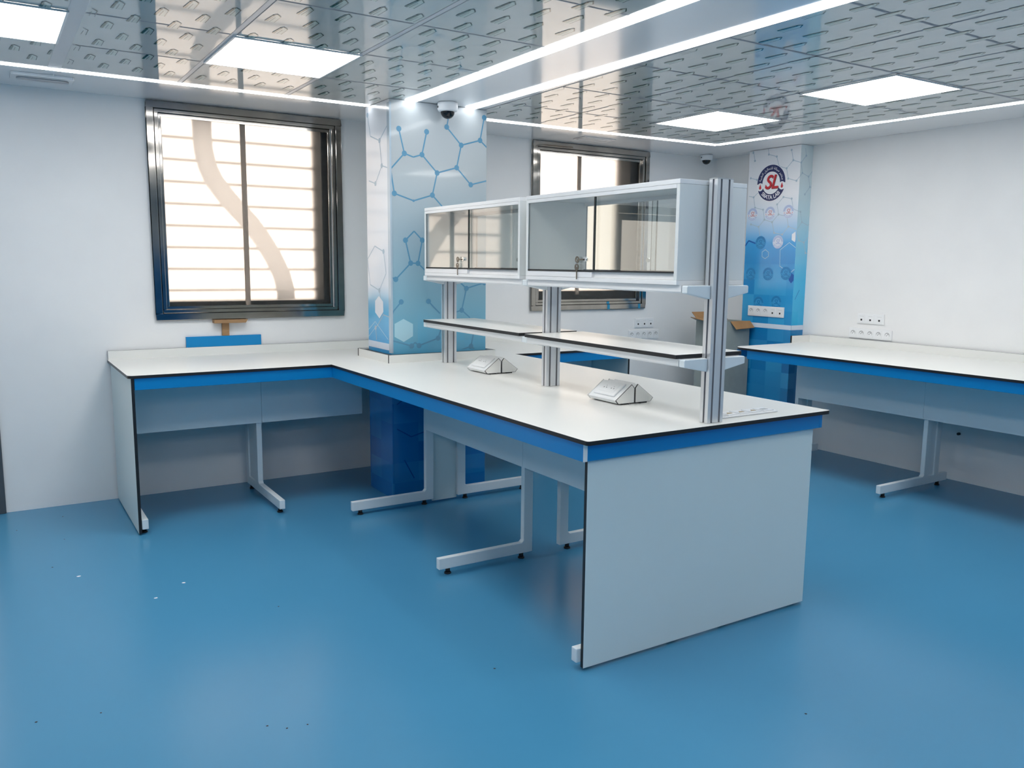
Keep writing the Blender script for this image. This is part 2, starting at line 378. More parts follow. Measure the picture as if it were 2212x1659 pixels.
# glass door at the far left of the window wall
d1 = bpy.data.objects.new('door_1', None); COL.objects.link(d1); d1.location = (-.545, YW, 0); struct(d1, 'glazed door with a dark grey frame at the left edge')
m = MB(); m.box(-.032, .030, YW - .022, YW + .06, .0, 2.03, jamb_m); m.box(-1.12, -1.055, YW - .022, YW + .06, 0, 2.03, jamb_m); m.box(-1.055, -.032, YW - .022, YW + .06, 1.97, 2.03, jamb_m)
obj('frame', m, d1, .003)
m = MB(); rectring(m, -1.05, -.037, .012, 1.965, .055, YW + .01, YW + .05, jamb_m); m.box(-.995, -.092, YW + .01, YW + .05, .93, .98, jamb_m); obj('leaf', m, d1, .003)
obj('pane', MB().box(-.996, -.091, YW + .027, YW + .033, .065, 1.912, dglass_m), d1)

# ------------------------------------------------------------------ printed pillars
def clip(poly, u0, u1, v0, v1):
    def cut(ps, ins, inter):
        out = []
        for i in range(len(ps)):
            a, b = ps[i], ps[(i + 1) % len(ps)]
            if ins(a): out.append(a)
            if ins(a) != ins(b): out.append(inter(a, b))
        return out
    def ix(c_, k):
        return lambda a, b: tuple(a[j] + (b[j] - a[j]) * (c_ - a[k]) / (b[k] - a[k]) for j in (0, 1))
    for ins, it in ((lambda p: p[0] >= u0, ix(u0, 0)), (lambda p: p[0] <= u1, ix(u1, 0)), (lambda p: p[1] >= v0, ix(v0, 1)), (lambda p: p[1] <= v1, ix(v1, 1))):
        if len(poly) < 3: return []
        poly = cut(poly, ins, it)
    return poly
class Face:
    """flat print on one face of a pillar; u, v are world coordinates in that face"""
    def __init__(s, fn, u0, u1, v0, v1): s.fn = fn; s.b = (u0, u1, v0, v1); s.mb = MB()
    def poly(s, ps, m, d):
        ps = clip(ps, *s.b)
        if len(ps) >= 3: s.mb.poly([s.fn(u, v, d) for u, v in ps], m)
    def line(s, a, b, w_, m, d):
        dx, dy = b[0] - a[0], b[1] - a[1]; L = math.hypot(dx, dy) or 1; nx, ny = -dy / L * w_ / 2, dx / L * w_ / 2
        s.poly([(a[0] + nx, a[1] + ny), (b[0] + nx, b[1] + ny), (b[0] - nx, b[1] - ny), (a[0] - nx, a[1] - ny)], m, d)
    def dot(s, a, r, m, d, n=20): s.poly([(a[0] + r * math.cos(2 * PI * k / n), a[1] + r * math.sin(2 * PI * k / n)) for k in range(n)], m, d)
    def outline(s, ps, w_, m, d, closed=True):
        for i in range(len(ps) - (0 if closed else 1)): s.line(ps[i], ps[(i + 1) % len(ps)], w_, m, d)
CX0, CX1, CY0, CY1 = 2.169, 2.857, 4.872, 5.245
p1 = bpy.data.objects.new('pillar', None); COL.objects.link(p1); p1.location = ((CX0 + CX1) / 2, (CY0 + CY1) / 2, 0); struct(p1, 'pillar wrapped in a pale blue molecule print, standing through the bench')
def pillar_body(x0, x1, y0, y1, front, left, par):
    m = MB(); z0, z1 = .0, H - .0025
    m.poly([(x0, y0, z0), (x1, y0, z0), (x1, y0, z1), (x0, y0, z1)], front); m.poly([(x0, y1, z0), (x0, y0, z0), (x0, y0, z1), (x0, y1, z1)], left)
    m.poly([(x1, y0, z0), (x1, y1, z0), (x1, y1, z1), (x1, y0, z1)], left); m.poly([(x1, y1, z0), (x0, y1, z0), (x0, y1, z1), (x1, y1, z1)], front)
    m.poly([(x0, y0, z1), (x1, y0, z1), (x1, y1, z1), (x0, y1, z1)], front); m.poly([(x0, y0, z0), (x0, y1, z0), (x1, y1, z0), (x1, y0, z0)], front)
    return obj('wrap', m, par)
pillar_body(CX0, CX1, CY0, CY1, mur_front, mur_left, p1)
FR = Face(lambda u, v, d: (u, CY0 - d, v), CX0, CX1, .956, H - .003)
F = {'A': (2.231, 2.339), 'B': (2.421, 2.337), 'C': (2.267, 2.194), 'D': (2.388, 2.195), 'E': (2.173, 2.093), 'F': (2.494, 2.09), 'G': (2.197, 1.948), 'H': (2.46, 1.95), 'I': (2.328, 1.909), 'J': (2.328, 2.176), 'K': (2.563, 2.379), 'K0': (2.583, 2.472), 'L': (2.668, 2.275), 'M': (2.808, 2.317), 'N': (2.838, 2.463), 'O': (2.635, 2.132), 'P': (2.739, 2.031), 'Q': (2.86, 2.063), 'M2': (2.86, 2.275), 'H2': (2.565, 1.849), 'a': (2.27, 1.663), 'b': (2.33, 1.721), 'c': (2.387, 1.666), 'd': (2.305, 1.521), 'e': (2.356, 1.52), 'f': (2.201, 1.419), 'g': (2.162, 1.436), 'h': (2.237, 1.277), 'i': (2.429, 1.278), 'j': (2.185, 1.221), 'j2': (2.163, 1.174), 'k': (2.511, 1.198), 'l': (2.709, 1.359), 'l0': (2.641, 1.414), 'm': (2.845, 1.396), 'n': (2.674, 1.216), 'n0': (2.597, 1.196), 'o': (2.736, 1.165), 'p': (2.308, .994), 'q': (2.36, .994), 'v': (2.332, 1.016), 'r': (2.498, 1.037), 's': (2.175, 1.033), 't': (2.745, .974), 't0': (2.772, 1.097), 'u': (2.61, .935), 'w': (2.802, .929), 'e2': (2.427, 1.458), 'r0': (2.523, 1.105)}
for e in 'A-C B-D C-J J-D C-E E-G G-I I-H H-F F-D F-O O-L L-K K-K0 L-M M-N M-M2 O-P P-Q H-H2 a-b b-c a-d c-e d-e d-f e-e2 f-g h-j j-j2 i-k l0-l l-m l-n n-n0 n-o s-p p-v v-q q-r r-r0 t0-t t-u t-w'.split():
    a, b = e.split('-'); FR.line(F[a], F[b], .009, lblue_m, .0007)
for k in 'ABCDFGHKLMNOPacdefhilmnpqrt': FR.dot(F[k], .0172, lblue_m, .0010)
FR.dot(F['I'], .008, lblue_m, .0010)
FR.poly([(2.252, 1.169), (2.318, 1.135), (2.318, 1.057), (2.253, 1.022), (2.189, 1.057), (2.19, 1.139)], paleh_m, .0004)
obj('molecule_print', FR.mb, p1, fix=False)
FL = Face(lambda u, v, d: (CX0 - d, u, v), CY0, CY1, .956, H - .003)
Lp = {'A': (5.213, 2.46), 'A2': (5.169, 2.323), 'B': (5.026, 2.28), 'C': (4.90, 2.36), 'D': (4.994, 2.124), 'E': (4.872, 2.096), 'G': (5.097, 2.022), 'G2': (5.205, 2.047), 'a': (5.121, 1.628), 'b': (4.983, 1.592), 'c': (4.945, 1.456), 'd': (5.055, 1.344), 'e': (5.206, 1.378), 'f': (5.243, 1.545), 'g': (4.999, 1.191), 'h': (4.88, 1.178), 'i': (5.089, 1.117), 'k': (5.125, 1.098), 'k2': (5.11, 1.02)}
for e in 'A-A2 A2-B B-C B-D D-E D-G G-G2 a-b b-c c-d d-e e-f f-a d-g g-h g-i i-k k-k2'.split():
    a, b = e.split('-'); FL.line(Lp[a], Lp[b], .007, grayl_m, .0007)
for k in 'ABDGbdk': FL.dot(Lp[k], .016, grayl_m, .0010)
FL.poly([(5.063, 1.309), (4.997, 1.274), (4.994, 1.21), (5.058, 1.163), (5.128, 1.2), (5.126, 1.274)], white_m, .0013)
FL.outline([(5.246, 1.076), (5.13, 1.139), (4.924, 1.037)], .004, palel_m, .0013, False)
FL.line((5.246, 1.03), (5.13, 1.098), .003, palel_m, .0013)
obj('molecule_print', FL.mb, p1, fix=False)
sp_ = Face(lambda u, v, d: (CX0 - d, u, v), CY0, CY1, .9, H); sp_.poly([(CY0, .968), (CY1, .968), (CY1, 1.010), (CY0, 1.010)], stripe_m, .0016)
obj('white_stripe', sp_.mb, p1, fix=False)
# faint dark lines on the part of the print below the bench
FB = Face(lambda u, v, d: (u, CY0 - d, v), CX0, CX1, .02, .8)
for a, b in (((2.20, .62), (2.33, .70)), ((2.33, .70), (2.45, .66)), ((2.20, .46), (2.30, .40)), ((2.30, .40), (2.42, .43)), ((2.25, .25), (2.32, .12)), ((2.70, .36), (2.78, .30)), ((2.70, .36), (2.66, .20))): FB.line(a, b, .007, bark_m, .0007)
obj('molecule_print', FB.mb, p1, fix=False)
ct = MB(); ct.prism([(CX0 - .0025, CY0 - .0025), (CX0 + .010, CY0 - .0025), (CX0 + .010, CY0 - .0004), (CX0 - .0004, CY0 - .0004), (CX0 - .0004, CY0 + .034), (CX0 - .0025, CY0 + .034)], 'z', .953, H - .02, mat('pale_corner_guard', (.46, .56, .64), .2, coat=.3))
obj('corner_guard', ct, p1)

P2X, P2Y, P2E = 5.725, 4.69, 5.237
p2 = bpy.data.objects.new('pillar', None); COL.objects.link(p2); p2.location = (5.80, (P2Y + P2E) / 2, 0); struct(p2, 'shallow pillar with the round emblem and deep blue print')
m = MB(); z1 = H - .0025
m.poly([(P2X, P2E, 0), (P2X, P2Y, 0), (P2X, P2Y, z1), (P2X, P2E, z1)], mur_far); m.poly([(P2X, P2Y, 0), (XR - .001, P2Y, 0), (XR - .001, P2Y, z1), (P2X, P2Y, z1)], mur_fars)
m.poly([(XR - .001, P2E, 0), (P2X, P2E, 0), (P2X, P2E, z1), (XR - .001, P2E, z1)], mur_fars)
m.poly([(P2X, P2Y, z1), (XR - .001, P2Y, z1), (XR - .001, P2E, z1), (P2X, P2E, z1)], mur_far); m.poly([(XR - .001, P2Y, 0), (XR - .001, P2E, 0), (XR - .001, P2E, z1), (XR - .001, P2Y, z1)], mur_far)
m.poly([(P2X, P2Y, 0), (P2X, P2E, 0), (XR - .001, P2E, 0), (XR - .001, P2Y, 0)], mur_far)
obj('wrap', m, p2)
GX = Face(lambda u, v, d: (P2X - d, u, v), P2Y, P2E, .95, H - .003); GY = Face(lambda u, v, d: (u, P2Y - d, v), P2X, XR - .001, .95, H - .003)
E2 = [('X', 5.196, 2.509, 5.173, 2.425), ('X', 5.024, 2.464, 4.938, 2.438), ('X', 5.024, 2.464, 5.033, 2.517), ('X', 4.938, 2.438, 4.908, 2.355), ('X', 4.908, 2.355, 4.828, 2.332), ('X', 4.828, 2.332, 4.764, 2.392), ('X', 4.764, 2.392, 4.787, 2.476), ('X', 4.764, 2.392, 4.69, 2.367), ('Y', 5.725, 2.367, 5.732, 2.366), ('Y', 5.732, 2.366, 5.789, 2.425), ('Y', 5.789, 2.425, 5.777, 2.484), ('Y', 5.732, 2.366, 5.753, 2.285), ('Y', 5.753, 2.285, 5.725, 2.255), ('X', 4.69, 2.255, 4.72, 2.223), ('X', 4.72, 2.223, 4.806, 2.247), ('X', 4.806, 2.247, 4.828, 2.332), ('Y', 5.753, 2.285, 5.833, 2.26), ('Y', 5.833, 2.26, 5.888, 2.32), ('Y', 5.833, 2.26, 5.855, 2.178), ('Y', 5.855, 2.178, 5.799, 2.115), ('Y', 5.855, 2.178, 5.903, 2.167), ('X', 5.211, 2.281, 5.14, 2.262), ('X', 5.168, 2.116, 5.222, 2.128), ('X', 5.168, 2.116, 5.111, 2.161), ('X', 5.168, 2.116, 5.147, 2.026), ('X', 5.147, 2.026, 5.056, 2.005), ('X', 5.056, 2.005, 5.036, 1.92), ('X', 5.036, 1.92, 5.096, 1.862), ('X', 5.096, 1.862, 5.183, 1.885), ('X', 5.096, 1.862, 5.07, 1.764), ('X', 5.036, 1.92, 4.951, 1.896), ('X', 4.951, 1.896, 4.887, 1.958), ('X', 4.887, 1.958, 4.907, 2.042), ('X', 4.907, 2.042, 4.845, 2.099), ('X', 4.845, 2.099, 4.759, 2.081), ('X', 4.759, 2.081, 4.737, 1.995), ('X', 4.737, 1.995, 4.69, 1.979), ('Y', 5.724, 1.979, 5.758, 1.972), ('Y', 5.758, 1.972, 5.782, 1.889), ('Y', 5.782, 1.889, 5.863, 1.864), ('Y', 5.782, 1.889, 5.725, 1.828), ('X', 4.69, 1.827, 4.777, 1.854), ('X', 4.777, 1.854, 4.798, 1.938), ('X', 4.798, 1.938, 4.887, 1.958), ('X', 4.951, 1.896, 4.923, 1.806), ('X', 4.923, 1.806, 4.837, 1.79), ('X', 4.837, 1.79, 4.777, 1.854), ('Y', 5.863, 1.864, 5.905, 1.907), ('Y', 5.724, 1.825, 5.76, 1.738), ('Y', 5.76, 1.738, 5.821, 1.723), ('Y', 5.821, 1.723, 5.887, 1.782), ('Y', 5.821, 1.723, 5.849, 1.638), ('Y', 5.849, 1.638, 5.914, 1.625)]
N2 = [('X', 5.196, 2.495), ('X', 5.173, 2.425), ('X', 5.024, 2.464), ('X', 4.938, 2.438), ('X', 4.908, 2.355), ('X', 4.828, 2.332), ('X', 4.764, 2.392), ('X', 4.787, 2.476), ('Y', 5.732, 2.366), ('Y', 5.789, 2.425), ('X', 4.806, 2.247), ('X', 4.72, 2.223), ('Y', 5.753, 2.285), ('Y', 5.833, 2.26), ('Y', 5.855, 2.178), ('Y', 5.799, 2.115), ('X', 5.211, 2.281), ('X', 5.14, 2.262), ('X', 5.168, 2.116), ('X', 5.147, 2.026), ('X', 5.056, 2.005), ('X', 5.036, 1.92), ('X', 5.096, 1.862), ('X', 5.183, 1.885), ('X', 4.951, 1.896), ('X', 4.887, 1.958), ('X', 4.907, 2.042), ('X', 4.845, 2.099), ('X', 4.759, 2.081), ('X', 4.737, 1.995), ('Y', 5.758, 1.972), ('Y', 5.782, 1.889), ('X', 4.777, 1.854), ('X', 4.923, 1.806), ('X', 4.837, 1.79), ('Y', 5.821, 1.723), ('Y', 5.76, 1.738), ('Y', 5.849, 1.638)]
for k, a, b, c_, d in E2: (GX if k == 'X' else GY).line((a, b), (c_, d), .005, grayl_m, .0007)
for k, a, b in N2: (GX if k == 'X' else GY).dot((a, b), .0095, grayl_m, .0010)
ext = MB(); 
GX.line((5.237, 1.70), (5.20, 1.745), .012, hexnavy_m, .0009); GX.line((5.20, 1.745), (5.12, 1.72), .012, hexnavy_m, .0009); GX.line((5.12, 1.72), (5.05, 1.76), .010, hexnavy_m, .0009)
GX.poly([(4.70, 1.811), (4.668 + .03, 1.786), (4.696, 1.742), (4.70, 1.724), (4.735, 1.743), (4.736, 1.79)], white_m, .0013)
GX.outline([(5.008, 1.665), (4.971, 1.643), (4.971, 1.609), (5.005, 1.589), (5.041, 1.606), (5.042, 1.646)], .0045, palel_m, .0013)
GX.outline([(4.849, 1.662), (4.843, 1.526), (4.733, 1.47), (4.691, 1.50)], .004, palel_m, .0013, False)
GX.outline([(4.849, 1.662), (4.757, 1.722), (4.691, 1.68)], .004, palel_m, .0013, False)
GX.poly([(4.717, 1.471), (4.692, 1.454), (4.692, 1.409), (4.717, 1.385), (4.742, 1.41), (4.744, 1.445)], hexnavy_m, .0013)
GY.line((5.75, 1.25), (5.80, 1.33), .004, hexnavy_m, .0009)
obj('molecule_print', GX.mb, p2, fix=False); obj('molecule_print', GY.mb, p2, fix=False)
SX = Face(lambda u, v, d: (P2X - d, u, v), P2Y, P2E, .95, H); SX.poly([(P2Y, .994), (P2E, .994), (P2E, 1.033), (P2Y, 1.033)], stripe_m, .0016); obj('white_stripe', SX.mb, p2, fix=False)
SY = Face(lambda u, v, d: (u, P2Y - d, v), P2X, XR - .001, .95, H); SY.poly([(P2X, .994), (XR, .994), (XR, 1.033), (P2X, 1.033)], stripe_m, .0016); obj('white_stripe', SY.mb, p2, fix=False)

# emblem lettering
_gc = {}
def glyph(ch, shear=0., bold=0.):
    key = (ch, shear, bold)
    if key in _gc: return _gc[key]
    def mk(t):
        cu = bpy.data.curves.new('lettering', 'FONT'); cu.body = t; cu.shear = shear; cu.offset = bold; cu.resolution_u = 6 if bold < .015 else 12
        o = bpy.data.objects.new('lettering', cu); COL.objects.link(o); dg = bpy.context.evaluated_depsgraph_get()
        me = bpy.data.meshes.new_from_object(o.evaluated_get(dg))
        r = [(v.co.x, v.co.y) for v in me.vertices], [tuple(p.vertices) for p in me.polygons]
        bpy.data.objects.remove(o); bpy.data.curves.remove(cu); bpy.data.meshes.remove(me)
        return r
    vs, fs = mk(ch); v2, _ = mk(ch + ch)
    adv = (max(p[0] for p in v2) - max(p[0] for p in vs)) if vs else .3
    _gc[key] = (vs, fs, adv); return _gc[key]
def emblem(cy, cz, R, cols, name, arab=True):
    navy, white, red, dark = cols; m = MB()
    def P(a, b, d): return (P2X - .0018 - d, cy - a * R, cz + b * R)
    def disc(a, b, r, mm, d, n=40): m.poly([P(a + r * math.cos(2 * PI * k / n), b + r * math.sin(2 * PI * k / n), d) for k in range(n)], mm)
    def ring(r0, r1, t0, t1, mm, d, n=40):
        for k in range(n):
            a0, a1 = t0 + (t1 - t0) * k / n, t0 + (t1 - t0) * (k + 1) / n
            m.poly([P(r0 * math.cos(a0), r0 * math.sin(a0), d), P(r1 * math.cos(a0), r1 * math.sin(a0), d), P(r1 * math.cos(a1), r1 * math.sin(a1), d), P(r0 * math.cos(a1), r0 * math.sin(a1), d)], mm)
    disc(0, 0, 1.03, white, 0)
    ring(.625, 1.0, math.radians(-2), math.radians(182), navy, .0003); ring(.625, 1.0, math.radians(203), math.radians(337), navy, .0003)
    for sx in (-1, 1):
        disc(sx * .775, -.19, .225, white, .0005, 24)
        m.poly([P(sx * .775 + q[0], -.2 + q[1], .0008) for q in [(0, .19), (.05, .06), (.085, -.03), (.06, -.10), (0, -.125), (-.06, -.10), (-.085, -.03), (-.05, .06)]], red)
    def put(ch, fx, mm, d, shear=0., bold=0.):
        vs, fs, _ = glyph(ch, shear, bold)
        for q in fs: m.poly([P(*fx(*vs[i]), d) for i in q], mm)
    s = 1.06
    for dx, dy, mm, d in ((.035, -.03, dark, .0008), (0, 0, red, .0011)):
        x = -.47 + dx
        for ch in 'SL':
            put(ch, lambda u, v, x=x: (x + u * s * .98, -.30 + dy + v * s * 1.0), mm, d, .28, .018); x += glyph(ch, .28, .018)[2] * s * .92
    def arc(chars, r, size, mid, outward, mm, bold):
        tot = sum(glyph(ch, 0, bold)[2] for ch in chars) * size; ang = -tot / 2 / r
        for ch in chars:
            adv = glyph(ch, 0, bold)[2] * size
            if ch != ' ':
                th = ang + adv / 2 / r; t0 = mid - th if outward else mid + th
                ca, sa = math.cos(t0), math.sin(t0)
                def fx(u, v, adv=adv, ca=ca, sa=sa):
                    uu = u * size - adv / 2; vv = v * size
                    rr_ = r + vv if outward else r - vv
                    return (rr_ * ca + (sa * uu if outward else -sa * uu), rr_ * sa + (-ca * uu if outward else ca * uu))
                put(ch, fx, mm, .0008, 0, bold)
            ang += adv / r
    arc('SBATA LAB', .905, .31, math.radians(270), False, white, .012)
    if arab:
        words = ['\uFEE3\uFEA8\uFE98\uFE92\uFEAE', '\uFEB3\uFE92\uFE8E\uFE97\uFE94', '\uFEDF\uFEE0\uFE98\uFEA4\uFE8E\uFEDF\uFEF4\uFEDE', '\uFE8D\uFEDF\uFEC4\uFE92\uFEF4\uFE94']
        arc(' '.join(words)[::-1], .755, .196, math.radians(90), True, white, .006)
    o = obj(name, m, p2, fix=False); return o
emblem(4.983, 2.225, .150, (navy_m, white_m, red_m, maroon_m), 'emblem')['label'] = 'round navy and white emblem with red letters SL'
for k, (cy, cz) in enumerate([(5.170, 1.97), (4.978, 1.973), (4.784, 1.978), (5.064, 1.727), (4.877, 1.729), (5.158, 1.456), (4.966, 1.459), (4.776, 1.467), (5.054, 1.208), (4.861, 1.222)]):
    cols = (fnavy_m, fwhite_m, fred_m, fred_m) if k < 3 else ((fnavy_m, fwhite_m, fnavy_m, fnavy_m) if k == 4 else (bnavy_m, bwhite_m, bnavy_m, bnavy_m))
    emblem(cy, cz, .054, cols, 'faded_emblem', False)

# ------------------------------------------------------------------ benches
XP0, XP1, YN, YF, WX0, WX1 = 1.780, 3.115, 2.314, 4.898, .631, 4.16
ZT, TT = .9, .016; ZB = ZT - TT; ZA = .819
def slab(name, outer, holes, z0, z1, par, m_top, m_side):
    bm = bmesh.new(); es = []
    for loop in [outer] + holes:
        vs = [bm.verts.new((x, y, z1)) for x, y in loop]
        es += [bm.edges.new((vs[i], vs[(i + 1) % len(vs)])) for i in range(len(vs))]
    bmesh.ops.triangle_fill(bm, use_beauty=True, use_dissolve=False, edges=es)
    top = list(bm.faces); ex = bmesh.ops.extrude_face_region(bm, geom=top)
    for v in [g for g in ex['geom'] if isinstance(g, bmesh.types.BMVert)]: v.co.z = z0
    bmesh.ops.recalc_face_normals(bm, faces=bm.faces)
    for fc in bm.faces: fc.material_index = 0 if abs(fc.normal.z) > .5 else 1
    me = bpy.data.meshes.new(name); bm.to_mesh(me); bm.free(); me.materials.append(m_top); me.materials.append(m_side)
    o = bpy.data.objects.new(name, me); COL.objects.link(o); o.parent = par; o.matrix_parent_inverse = Matrix.Translation(-Vector(par.location))
    return o
def rc(cx, cy, r, a0, a1, n=8): return [(cx + r * math.cos(math.radians(a0 + (a1 - a0) * k / n)), cy + r * math.sin(math.radians(a0 + (a1 - a0) * k / n))) for k in range(n + 1)]
def foot(par, x, y): obj('levelling_foot', MB().cyl((x, y), .017, 0., .008, rub_m, 16).cyl((x, y), .012, .008, .031, rub_m, 16), par)
def leg_x(par, xt, xp0, xp1, y0, y1, top=True, web=None):
    """C frame in an x-z plane: foot runs from xt to the post xp0..xp1"""
    m = MB(); s = 1 if xp0 > xt else -1
    if s > 0: prof = [(xt, .03), (xp1, .03), (xp1, ZB), (xp0, ZB), (xp0, .098), (xp0 - .012, .086), (xt, .086)]
    else: prof = [(xt, .03), (xp0, .03), (xp0, ZB), (xp1, ZB), (xp1, .098), (xp1 + .012, .086), (xt, .086)]
    m.prism(prof, 'y', y0, y1, wmet_m)
    o = obj('leg_frame', m, par, .003)
    foot(o, xt + s * .055, (y0 + y1) / 2); foot(o, (xp1 if s > 0 else xp0) - s * .06, (y0 + y1) / 2)
    return o
b1 = thing('laboratory_bench', 'white bench with blue aprons, its long arm reaching from the printed pillar into the room', 'bench', (2.447, 4.2, 0))
hole = [(2.148, 4.848), (2.878, 4.848), (2.878, 5.268), (2.148, 5.268)]
outer = rc(WX0 + .03, YF + .03, .03, 180, 270) + [(XP0, YF)] + rc(XP0 + .012, YN + .012, .012, 180, 270, 4) + rc(XP1 - .012, YN + .012, .012, 270, 360, 4) + [(XP1, YF), (WX1, YF), (WX1, YW - .002), (WX0, YW - .002)]
slab('worktop', outer, [hole], ZB, ZT, b1, hpl_m, core_m)
m = MB().edgebox('y', WX0 + .004, WX1 - .004, YW - .020, YW - .003, ZT, .957, hpl_m, core_m)
for a in m.f[:0]: pass
obj('upstand', m, b1)
# upstand ring around the pillar
for a in ((2.112, 2.885, 4.786, 4.801, 'y'), (2.112, 2.885, 5.285, 5.300, 'y'), (2.112, 2.127, 4.801, 5.285, 'x'), (2.870, 2.885, 4.801, 5.285, 'x')):
    mm = MB(); mm.edgebox(a[4], a[0], a[1], a[2], a[3], ZT, .951, hpl_m, core_m)
    obj('pillar_upstand', mm, b1)
ck = MB()
for a in ((2.127, 2.87, 4.801, CY0 - .003), (2.127, CX0 - .003, CY0 - .003, CY1 + .003), (CX1 + .002, 2.87, CY0 - .003, CY1 + .003), (2.127, 2.87, CY1 + .003, 5.285)): ck.box(*a, ZT + .001, .945, core_m)
obj('dark_sealant', ck, b1)
# aprons
def apron(par, *a, edge=None): return obj('apron', MB().box(*a, ZA, ZB, blue_m), par, .001)
lA = MB().box(1.785, 1.803, YN + .031, 4.922, ZA, ZB, blue_m); lA.mi[2] = lA.mid(wmet_m); obj('apron', lA, b1)
apron(b1, 1.8035, 3.085, YN + .031, YN + .049); apron(b1, 3.086, 3.104, YN + .031, 4.922)
apron(b1, .664, 1.803, 4.905, 4.922) if False else apron(b1, .664, 1.7845, 4.905, 4.922)
apron(b1, 3.1045, 4.140, 4.905, 4.922)
obj('apron_edge_strip', MB().box(1.7845, 1.803, YN + .0295, YN + .0308, ZA, ZB, rail_w), b1, label='white strip at the near corner')
# end panels
obj('end_panel', MB().edgebox('y', 1.822, 3.072, 2.366, 2.382, .012, ZA - .001, panel_m, core_m), b1)
obj('end_panel', MB().edgebox('x', .646, .662, 4.905, YW - .02, .010, ZB - .0005, panel_m, core_m), b1)
obj('end_panel', MB().edgebox('x', 4.142, 4.158, 4.905, YW - .02, .010, ZB - .0005, panel_m, core_m), b1)
for y in (2.384, 3.510, 4.650):
    leg_x(b1, 1.803, 2.296, 2.351, y, y + .032); leg_x(b1, 3.085, 2.527, 2.582, y, y + .032)
obj('closing_panel', MB().box(2.352, 2.526, 4.672, 4.684, .012, ZB - .01, panel_m), b1)
for y0, y1 in ((2.384, 3.5095), (3.511, 4.64)):
    obj('modesty_panel', MB().box(2.283, 2.295, y0, y1, .49, ZB - .002, wmet_m), b1, .001); obj('modesty_panel', MB().box(2.583, 2.595, y0, y1, .49, ZB - .002, wmet_m), b1, .001)
def leg_y(par, x0, x1):
    m = MB(); m.prism([(4.908, .03), (5.65, .03), (5.65, .60), (5.595, .60), (5.595, .086), (5.425, .086), (5.425, ZB), (5.372, ZB), (5.372, .098), (5.36, .086), (4.908, .086)], 'x', x0, x1, wmet_m)
    o = obj('leg_frame', m, par, .003)
    obj('web_plate', MB().box(x0 + .010, x1 - .010, 5.425, 5.595, .086, .60, wmet_m), o)
    foot(o, (x0 + x1) / 2, 4.96); foot(o, (x0 + x1) / 2, 5.59)
for x in (.664, 1.437, 3.62, 4.108): leg_y(b1, x, x + .034)
for x0, x1 in ((.664, 1.470), (1.4715, 2.16), (2.87, 3.653), (3.655, 4.141)): obj('modesty_panel', MB().box(x0, x1, 5.357, 5.370, .49, ZB - .002, wmet_m), b1, .001)

b2 = thing('laboratory_bench', 'white laboratory bench with blue apron along the plain right wall', 'bench', (5.4, 2.8, 0))
BX0, BY1, BY0 = 4.921, 4.592, .9
slab('worktop', [(BX0, BY0), (XR - .002, BY0), (XR - .002, 4.619), (5.632, 4.619), (5.632, BY1)] + rc(BX0 + .11, BY1 - .11, .11, 90, 180, 12), [], ZB, ZT, b2, hpl_m, core_m)
obj('upstand', MB().edgebox('x', XR - .019, XR - .003, BY0, 4.600, ZT, .957, hpl_m, core_m), b2)
obj('upstand', MB().edgebox('y', 5.634, XR - .019, 4.601, 4.617, ZT, .957, hpl_m, core_m), b2)
apron(b2, 4.930, 4.948, BY0 + .02, 4.44)
obj('apron', MB().box(4.948, 5.60, 4.54, 4.558, ZA, ZB, blue_m), b2, .001)
def leg_r(par, y0, y1):
    m = MB(); m.prism([(4.955, .03), (5.728, .03), (5.728, .086), (5.62, .086), (5.62, .62), (5.566, .62), (5.566, .086), (5.498, .086), (5.498, ZB), (5.447, ZB), (5.447, .098), (5.435, .086), (4.955, .086)], 'y', y0, y1, wmet_m)
    o = obj('leg_frame', m, par, .003)
    obj('web_plate', MB().box(5.498, 5.566, y0 + .010, y1 - .010, .086, .62, wmet_m), o)
    foot(o, 5.01, (y0 + y1) / 2); foot(o, 5.64, (y0 + y1) / 2)
for y in (4.352, 3.258, 2.17, 1.08): leg_r(b2, y, y + .032)
for y0, y1 in ((3.291, 4.350), (2.203, 3.2895), (1.08, 2.2015)): obj('modesty_panel', MB().box(5.432, 5.446, y0, y1, .49, ZB - .002, wmet_m), b2, .001)

